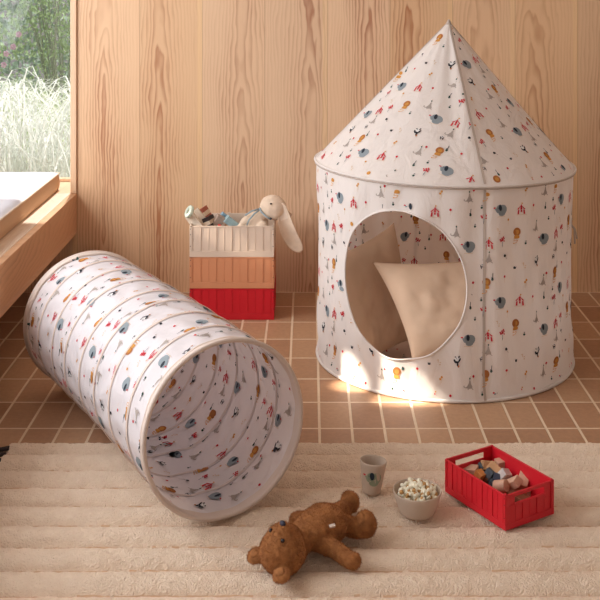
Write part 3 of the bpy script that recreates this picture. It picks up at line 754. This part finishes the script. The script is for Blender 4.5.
# striped blocks: a wooden ring and striped bricks
def oriented(o, zaxis, spin=0):
    q = Vector(zaxis).normalized().to_track_quat('Z', 'Y'); o.rotation_mode = 'XYZ'
    o.rotation_euler = (q.to_matrix() @ Matrix.Rotation(math.radians(spin), 3, 'Z')).to_euler()
mb = MB(); prof = [(.013, 0), (.025, 0), (.0275, .003), (.0275, .014), (.025, .017), (.013, .017), (.0115, .015), (.0115, .002), (.013, 0)]
mb.lathe(prof, 32); o = mb.build('wooden_ring', M['b_mint'], None, weld=True); o.location = cat_(191, 212.5, 4.60); oriented(o, (-.8, -.38, .5))
tag(o, 'mint white wooden ring with a hole leaning at the left corner of the top crate', 'ring')
def striped(name, c, d, cols, axis, spin, label):
    mb = MB(); L, w_, h_ = d; n = len(cols)
    for i, cc in enumerate(cols): mb.box((-w_ / 2, -h_ / 2, -L / 2 + L * i / n), (w_ / 2, h_ / 2, -L / 2 + L * (i + 1) / n), i)
    o = mb.build(name, [M[x] for x in cols], None, smooth=False, bevel=.0008); o.location = c; oriented(o, axis, spin)
    return tag(o, label, 'block', 'toy blocks in the top crate')
striped('toy_block', cat_(194.5, 222, 4.62), (.085, .022, .04), ['b_cream'], (-.55, 0, .75), 0, 'cream wooden plank leaning at the left under the ring')
striped('toy_block', cat_(199.5, 219, 4.66), (.085, .012, .05), ['b_cream'], (-.62, .05, .75), 0, 'thin pale plank leaning beside the striped blocks')
striped('toy_block', cat_(204.5, 214, 4.70), (.056, .075, .03), ['b_terra', 'b_cream', 'b_terra'], (-.5, .1, .8), 0, 'terracotta and cream striped block sticking up from the top crate')
striped('toy_block', cat_(209.5, 222, 4.67), (.05, .066, .03), ['b_black', 'b_cream', 'b_black'], (-.35, .1, .85), 0, 'black and cream striped block in the top crate')
block('toy_block', (.038, .03, .05), cat_(218.5, 221, 4.68), (10, 28, 20), M['b_taupe'], 'taupe wooden block between the striped and the blue blocks', group='toy blocks in the top crate')
block('toy_block', (.024, .03, .062), cat_(226.5, 218.5, 4.72), (0, -48, 12), M['b_blue'], 'sky blue wooden block tilted behind the paler one', group='toy blocks in the top crate')
block('toy_block', (.034, .03, .062), cat_(231, 222.5, 4.68), (0, -50, 15), M['b_lblue'], 'pale grey blue wooden block in front of the sky blue one', group='toy blocks in the top crate')
block('toy_block', (.012, .02, .012), cat_(219.5, 226, 4.60), (0, 0, 15), M['b_red'], 'tiny red wooden piece by the front rim of the top crate', group='toy blocks in the top crate')
# unseen filling that carries them
for i in range(12):
    px_ = -.46 + (i % 4) * .055; py_ = 4.62 + (i // 4) * .06
    block('toy_block', (.046, .05, .09), (px_, py_, zc + .006 + .046), (0, 0, R.uniform(-8, 8)), M[['b_cream', 'b_tan', 'b_blue'][i % 3]], 'wooden block at the bottom of the beige top crate', 'block', 'buried blocks in the beige crate')

# bunny
bun = tag(thing('plush_bunny', cat_(262, 226, 4.68)), 'cream plush bunny leaning over the right rim of the top crate', 'plush toy')
D0 = 4.66
hc = cat_(273, 207.5, D0)
RY = lambda a: Matrix.Rotation(math.radians(a), 4, 'Y')
RZ_ = lambda a: Matrix.Rotation(math.radians(a), 4, 'Z')
balls = [(hc, (.059, .05, .054), RY(20)), (hc + Vector((.012, -.018, -.018)), (.030, .030, .026), None),
         (cat_(260, 217, D0 + .01), (.030, .032, .028), None), (cat_(255, 224, D0 + .02), (.060, .05, .055), RY(-30)), (cat_(246, 220.5, D0 + .0), (.036, .022, .018), RY(-42)), (cat_(240, 228, D0), (.03, .02, .016), RY(-50)),
         (cat_(262, 230, D0 - .03), (.028, .024, .04), RY(10))]
blob('body', M['bunny'], balls, bun, .0035, 6, fuzz=2500, fuzzlen=.003, lump=.001)
def ear(base, tip, wd, D, name='ear', side=0):
    b0, t0 = Vector(base), Vector(tip); ax_ = (t0 - b0); mb = MB(); L = ax_.length; a = ax_.normalized(); sdv = a.cross(Vector((0, 1, 0))).normalized()
    nrm = sdv.cross(a).normalized(); 
    if nrm.y > 0: nrm = -nrm
    def fn(u_, v_):
        q = 2 * PI * u_; wv = wd * (.32 + .68 * math.sin(min(1, v_ * 1.0) ** .8 * PI * .80 + .0)) 
        if v_ > .72: wv = wd * (.32 + .68 * math.sin(.72 ** .8 * PI * .8)) * math.sqrt(max(0, 1 - ((v_ - .72) / .28) ** 2))
        if v_ < .05: wv *= .8
        bend = .02 * math.sin(v_ * PI * .9)
        thk = .009 * (1 - .4 * v_) * (math.sqrt(max(0, 1 - max(0, (v_ - .8) / .2) ** 2)))
        x = math.cos(q) * wv; fold = .012 * (1 - v_) * (x / wd) ** 2 * 4 
        return b0 + a * (L * v_) + sdv * (x - bend) + nrm * (math.sin(q) * thk + fold - .01 * math.sin(PI * v_))
    mb.grid(fn, 24, 30, closeu=True); mb.face([fn(k / 24, 0) for k in range(24)])
    o = mb.build(name, M['bunny'], bun, weld=True)
    mb = MB(); mb.grid(lambda u_, v_: fn(.25 + (u_ - .5) * .2, .05 + v_ * .26) + nrm * .0012, 8, 10); mb.build('inner_ear', M['bunny_in'], o, recalc=False)
    return o
ear(cat_(281.5, 203, D0 - .02), cat_(302, 252, D0 - .03), .033, D0)
ear(cat_(280, 199, D0 + .03), cat_(292, 216, D0 + .06), .02, D0)
for ex, ey in ((271, 203.8),):
    mb = MB(); mb.ball(cat_(ex, ey, D0 - .0475), .0042, None, 12); mb.build('eye', M['black_eye'], bun)
mb = MB(); mb.ball(cat_(270.5, 218.7, D0 - .045), (.0065, .004, .005), None, 12); mb.build('nose', M['nose'], bun)
def ribbon(pts, w_, name, mat, par):
    mb = MB(); mb.tube(pts, w_, 8); return mb.build(name, mat, par)
ribbon([cat_(259.5, 208, D0 - .022), cat_(261.5, 212, D0 - .036), cat_(265.5, 216, D0 - .046), cat_(270, 219, D0 - .050)], .0035, 'collar', M['bluestrap'], bun)
ribbon([cat_(259.5, 210, D0 - .028), cat_(254, 214, D0 - .036), cat_(249, 220, D0 - .036), cat_(247, 225, D0 - .034)], .0038, 'strap', M['bluestrap'], bun)
ribbon([cat_(259, 209, D0 - .016), cat_(252, 211, D0 - .022), cat_(245, 215.5, D0 - .024)], .0038, 'strap', M['bluestrap'], bun)

# ------------------------------------------------------------------ teddy bear
ted = tag(thing('teddy_bear', (0, 2.69, zr)), 'brown teddy bear lying on its back on the cream rug', 'plush toy')
Hc = Vector((-.064, 2.594, .074))
e_ = Vector((.617, -.786, 0)); T_ = Vector((-.69, -.546, -.42)); T_ = (T_ - e_ * T_.dot(e_)).normalized(); F_ = e_.cross(T_)
if F_.z < 0: F_ = -F_
F2 = Vector((-.10, -.20, .97)).normalized()
def frame(a, b, c): return Matrix((a, b, c)).transposed().to_4x4()
hm = frame(e_, T_, F_)
tc = Vector((.020, 2.700, .074)); bd_ = Vector((.66, .72, .0)).normalized(); sdv = Vector((.72, -.66, .1)).normalized(); nz_ = bd_.cross(sdv); nz_ = -nz_ if nz_.z < 0 else nz_
bm_ = frame(sdv, bd_, sdv.cross(bd_))
def limb(p0, p1, r0, r1, n=7):
    out = []; p0, p1 = Vector(p0), Vector(p1)
    for i in range(n):
        q = i / (n - 1); out.append((p0.lerp(p1, q), (r0 + (r1 - r0) * q,) * 3, None))
    return out
P = lambda px, py, z: at(px, py, z)
balls = [(Hc, (.059, .057, .052), hm), (Hc + F_ * .012 - T_ * .012, (.050, .046, .046), hm),
         (Hc + F2 * .042 - T_ * .010, (.027, .023, .026), hm),
         (Hc + e_ * .052 + T_ * .047, (.025, .023, .012), hm), (Hc - e_ * .052 + T_ * .047, (.025, .023, .012), hm),
         (Hc.lerp(tc, .42) + Vector((0, 0, -.006)), (.036, .036, .032), None),
         (tc, (.060, .074, .044), bm_), (tc + bd_ * .028, (.062, .058, .047), bm_)]
balls += limb(P(303, 535, .072), P(330, 547, .058), .023, .022) + limb(P(330, 546, .058), P(350, 560, .050), .022, .019) + [(P(353, 561, .049), (.020,) * 3, None)]
balls += limb(P(303, 521, .07), P(296, 520, .055), .024, .019)
balls += limb(P(336, 521, .072), P(358, 529, .056), .028, .023) + [(P(366, 524, .066), (.028, .024, .034), RZ_(-20))]
balls += limb(P(336, 514, .062), P(345, 508, .055), .024, .021) + [(P(350, 502, .062), (.026, .020, .030), RZ_(-20))]
TB = blob('body', M['fur'], balls, ted, .0032, 7, fuzz=34000, fuzzlen=.0040, lump=.0016)
def snap(p, d):
    ok_, l_, n_, i_ = TB.ray_cast(p + d * .1 - ted.location, -d)
    return (l_ + ted.location) if ok_ else p
for s in (1, -1):
    mb = MB(); mb.ball(snap(Hc + e_ * .0235 * s + T_ * .012, F2) + F2 * .001 if True else Hc + F2 * .0500, .0048, None, 12); mb.build('eye', M['black_eye'], ted)
    mb = MB(); mb.ball(Hc + e_ * .052 * s + T_ * .048 + F_ * .009, (.014, .012, .005), hm, 14); mb.build('inner_ear', M['fur'], ted)
mb = MB(); mb.ball(snap(Hc - T_ * .010, F2), (.0095, .0068, .0062), hm, 14); mb.build('nose', M['nose'], ted)
tg = P(332, 526, .135)
mb = MB(); mb.box((-.0075, -.0035, -.004), (.0075, .0035, .004)); o = mb.build('sewn_label', M['stitch'], ted, smooth=False, bevel=.0005, local=True)
TAGO = o

# ------------------------------------------------------------------ cup and bowl
cp = P(371.3, 492.0, zr - .002)
cup = tag(thing('toddler_cup', cp, (math.radians(-2), math.radians(4), 0)), 'empty stone grey cup with an elephant print standing on the rug', 'cup')
ch = .088; r0, r1 = .0255, .0375
mb = MB(); prof = [(0, 0), (r0 - .003, 0), (r0, .002)] + [(r0 + (r1 - r0) * q, .002 + (ch - .004) * q) for q in (.1, .3, .5, .7, .9, 1)] + [(r1 - .0008, ch), (r1 - .0022, ch), (r1 - .003, ch - .002)] + [(r1 - .003 + (r0 - r1) * q, ch - .002 - (ch - .008) * q) for q in (.3, .6, 1)] + [(0, .005)]
mb.lathe(prof, 56)
csurf = lambda x, y, off: (lambda r, ph: Vector((r * math.sin(ph), -r * math.cos(ph), y)))(r0 + (r1 - r0) * y / ch + off, x / .032)
for key, x, y, s in (('E', .001, .048, .0098),): stamp(mb, csurf, key, x, y, 0, s, sides=(1,), e=.0006)
M['cup_green'] = simple('sage_print', rgb(146, 156, 132), .6)
ms = MATS(M['stone']); ms[II['e_grey']] = M['cup_green']; ms[II['tan']] = M['stone']
mb.build('cup_body', ms, cup, local=True, recalc=False, weld=True)

bp = P(417.3, 512.5, zr - .002)
bowl = tag(thing('snack_bowl', bp), 'stone grey bowl full of popcorn standing on the rug', 'bowl')
bh_, b0, b1 = .062, .046, .0655
mb = MB(); prof = [(0, 0), (b0 - .004, 0), (b0, .003)] + [(b0 + (b1 - b0) * (q ** .85), .003 + (bh_ - .005) * q) for q in (.1, .25, .5, .75, 1)] + [(b1 - .0006, bh_), (b1 - .0026, bh_), (b1 - .0036, bh_ - .002)] + [(b1 - .0036 + (b0 - b1) * q, bh_ - .002 - (bh_ - .009) * q) for q in (.3, .6, 1)] + [(0, .006)]
mb.lathe(prof, 64); mb.build('bowl_body', M['stone'], bowl, local=True)
# popcorn
protos = []
for k in range(4):
    rr = random.Random(40 + k); mb = MB()
    for j in range(6):
        d = Vector((rr.gauss(0, 1), rr.gauss(0, 1), rr.gauss(0, 1))).normalized() * rr.uniform(.0045, .0075)
        mb.ball(d, (rr.uniform(.0042, .0066), rr.uniform(.0042, .0066), rr.uniform(.004, .006)), None, 10)
    mb.ball((.002, 0, -.004), .0062, None, 8, 1)
    protos.append(mb)
rr = random.Random(11); first = {}
def pop(loc):
    k = rr.randrange(4)
    if k not in first:
        o = protos[k].build('popcorn_piece', [M['popcorn'], M['popcorn_core']], None); first[k] = o
    else:
        o = first[k].copy(); COL.objects.link(o)
    o.location = loc; o.rotation_euler = (rr.uniform(0, 6.28), rr.uniform(0, 6.28), rr.uniform(0, 6.28)); s = rr.uniform(.8, 1.1); o.scale = (s, s, s)
    tag(o, 'cream popped corn piece heaped in the stone grey bowl', 'popcorn', 'popcorn in the bowl')
for lay, (rad, z, n) in enumerate(((.048, .040, 22), (.051, .051, 30), (.045, .059, 26), (.034, .067, 16), (.016, .073, 6))):
    for i in range(n):
        q = i * 2.39996; rq = rad * math.sqrt((i + .5) / n)
        pop((bp.x + rq * math.cos(q) , bp.y + rq * math.sin(q), bp.z + z + rr.uniform(-.003, .003) + (.004 if rq > .03 and math.cos(q) > .5 else 0)))

# place the teddy label on its skin
dg = bpy.context.evaluated_depsgraph_get(); dg.update()
o_, d_ = Vector((0, 0, H)), (atD(332, 526, 2.7) - Vector((0, 0, H))).normalized()
hit, loc, nn, idx, ob, mm = sc.ray_cast(dg, o_, d_)
if hit and ob.name.startswith('body'):
    TAGO.location = Vector(loc) - ted.location + Vector((0, -.002, .001)); TAGO.rotation_euler = (.6, -.1, .35)
else: TAGO.location = Vector((.05, .0, .09))

# ------------------------------------------------------------------ garden beyond the window
def gy(x, y): return -.25 + .06 * max(0, y - 6.5) + .05 * noise.noise(Vector((x, y, 0)))
mb = MB(); mb.grid(lambda a, b: (-7 + 9 * a, 5.3 + 8 * b, gy(-7 + 9 * a, 5.3 + 8 * b)), 40, 40)
mb.build('ground', M['soil'], None); bpy.data.objects['ground']['kind'] = 'structure'
def blades(name, n, x0, x1, y0, y1, hmin, hmax, lean, w, mat, seed, label, droop=False):
    rr = random.Random(seed); mb = MB()
    for _ in range(n):
        x, y = rr.uniform(x0, x1), rr.uniform(y0, y1); z = gy(x, y) - .02; h = rr.uniform(hmin, hmax); a = rr.uniform(0, 2 * PI); d = Vector((math.cos(a), math.sin(a), 0)); l = h * rr.uniform(*lean)
        sdv = Vector((-d.y, d.x, 0)) * w
        ps = []
        for k in range(8):
            q = k / 7; c = Vector((x, y, z)) + d * (l * q * q) + Vector((0, 0, h * ((q * 1.6 - 1.25 * q * q) if droop else (q * 1.5 - .75 * q * q * min(2.2, 1 + l / h * .5)))))
            ww = (1 - q) ** .6 + .08; ps.append((c - sdv * ww, c + sdv * ww))
        b = len(mb.v)
        for p_, q_ in ps: mb.v += [p_, q_]
        for k in range(7): mb.f.append([b + 2 * k, b + 2 * k + 1, b + 2 * k + 3, b + 2 * k + 2]); mb.m.append(0)
    o = mb.build(name, mat, None, recalc=False); tag(o, label, 'grass', None, 'stuff'); return o
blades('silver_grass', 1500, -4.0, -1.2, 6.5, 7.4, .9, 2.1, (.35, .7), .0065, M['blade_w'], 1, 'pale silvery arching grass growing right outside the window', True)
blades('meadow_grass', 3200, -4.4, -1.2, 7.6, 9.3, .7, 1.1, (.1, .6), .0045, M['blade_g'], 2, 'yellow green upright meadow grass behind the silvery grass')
rr = random.Random(9)
for si, (sx, sy, lab) in enumerate(((-3.55, 10.2, 'leafy shrub in overexposed pale green with pink flowers at the left of the window view'), (-2.3, 10.0, 'leafy shrub in overexposed pale green with pink flowers next to the window jamb'), (-4.85, 10.3, 'leafy shrub with pink flowers furthest left beyond the window'))):
    t = tag(thing('flowering_shrub', (sx, sy, gy(sx, sy))), lab, 'shrub', 'garden shrubs')
    mb = MB()
    for _ in range(5200):
        q = rr.uniform(0, 6.28); zz = rr.uniform(.0, 1.9); rad = .62 * math.sqrt(rr.random()) * (1 if zz < 1.3 else max(.2, (2.0 - zz) / .7))
        if zz < .75 and rr.random() < .55: continue
        c = Vector((sx + rad * math.cos(q), sy + rad * math.sin(q), gy(sx, sy) + zz)); s = rr.uniform(.014, .03)
        e = Euler((rr.uniform(0, 6.28), rr.uniform(0, 6.28), rr.uniform(0, 6.28))).to_matrix()
        mb.face([c + e @ Vector(p_) * s for p_ in ((-1, 0, 0), (0, .55, .1), (1.1, 0, 0), (0, -.55, .1))])
    mb.build('leaves', M['leaf'], t, smooth=False, recalc=False)
    mb = MB()
    for _ in range(16):
        q = rr.uniform(0, 6.28); r_ = rr.uniform(.1, .45)
        mb.tube([(sx + .05 * math.cos(q), sy + .05 * math.sin(q), gy(sx, sy)), (sx + r_ * .6 * math.cos(q), sy + r_ * .6 * math.sin(q), .8), (sx + r_ * math.cos(q + .3), sy + r_ * math.sin(q + .3), 1.5)], [.012, .008, .004], 5)
    mb.build('stems', M['twig'], t)
    mb = MB()
    for _ in range(26):
        q = rr.uniform(PI, 2 * PI); zz = rr.uniform(.7, 1.8); rad = .60
        c = Vector((sx + rad * math.cos(q), sy + rad * math.sin(q), gy(sx, sy) + zz))
        for k in range(5):
            a = 2 * PI * k / 5; mb.ball(c + Vector((math.cos(a), -.3, math.sin(a))) * .016, (.014, .006, .014), None, 8)
    mb.build('blossoms', M['petal'], t)
# evergreen mass behind to close the view
mb = MB(); rr = random.Random(21)
for _ in range(14000):
    c = Vector((rr.uniform(-6, -.6), 11.6 + rr.uniform(-.3, .5), rr.uniform(-.1, 2.8))); s = rr.uniform(.03, .06)
    e = Euler((rr.uniform(0, 6.28), rr.uniform(0, 6.28), rr.uniform(0, 6.28))).to_matrix()
    mb.face([c + e @ Vector(p_) * s for p_ in ((-1, 0, 0), (0, .55, .1), (1.1, 0, 0), (0, -.55, .1))])
M['hedge'] = foliage('hedge_leaf', rgb(200, 216, 202), .3, 3)  # overexposed haze put into the hedge leaf colour
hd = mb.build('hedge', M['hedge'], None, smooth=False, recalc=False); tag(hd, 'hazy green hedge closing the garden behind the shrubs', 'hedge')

# ------------------------------------------------------------------ light
w = bpy.data.worlds.new('sky'); sc.world = w; w.use_nodes = True
nt = w.node_tree; bg = nt.nodes['Background']
bg.inputs[0].default_value = (1.0, .95, .90, 1); bg.inputs[1].default_value = .30
def light(name, typ, loc, dirv, energy, color, **kw):
    l = bpy.data.lights.new(name, typ); l.energy = energy; l.color = color
    for k, v in kw.items(): setattr(l, k, v)
    o = bpy.data.objects.new(name, l); COL.objects.link(o); o.location = loc
    o.rotation_euler = Vector(dirv).to_track_quat('-Z', 'Y').to_euler(); return o
light('garden_sun', 'SUN', (0, 0, 6), (.05, -.45, -.89), 4.6, (1, .98, .95), angle=.02)
light('window_daylight', 'AREA', (-2.35, 2.7, 1.75), (1, .08, -.42), 128, (.93, .96, 1.0), shape='RECTANGLE', size=3.2, size_y=1.9)
for (gx, gyy, gd_, ang, en) in ((351, 379, 3.83, .75, 12000), (410, 387, 3.70, .40, 9000), (391, 391, 3.70, .25, 9000)):  # spots added outside the left window, standing in for sun patches on the tent
    S_ = Vector((-5.5, 2.7, 5.1)); light('sun_patch_spot', 'SPOT', S_, atD(gx, gyy, gd_) - S_, en, (1, .90, .76), spot_size=math.radians(ang), spot_blend=.35, shadow_soft_size=.02)
S_ = Vector((-5.5, 3.6, 3.2)); light('sun_patch_spot', 'SPOT', S_, atD(212, 231, 4.56) - S_, 2200, (1, .90, .76), spot_size=math.radians(.5), spot_blend=.5, shadow_soft_size=.02)  # another added spot, for the sunny streak on the top crate

cam = bpy.data.cameras.new('camera'); co = bpy.data.objects.new('camera', cam); COL.objects.link(co); sc.camera = co
co.location = (0, 0, H); co.rotation_euler = (PI / 2, 0, 0)
cam.sensor_width = 36; cam.sensor_fit = 'HORIZONTAL'; cam.lens = F / 600 * 36
cam.shift_x = (300 - VX) / 600; cam.shift_y = (HY - 300) / 600; cam.clip_end = 100
vs = sc.view_settings; vs.view_transform = 'Standard'; vs.look = 'None'; vs.gamma = 1; vs.use_curve_mapping = False; vs.exposure = 0.05
sc.cycles.max_bounces = 8; sc.cycles.diffuse_bounces = 5; sc.cycles.transparent_max_bounces = 12
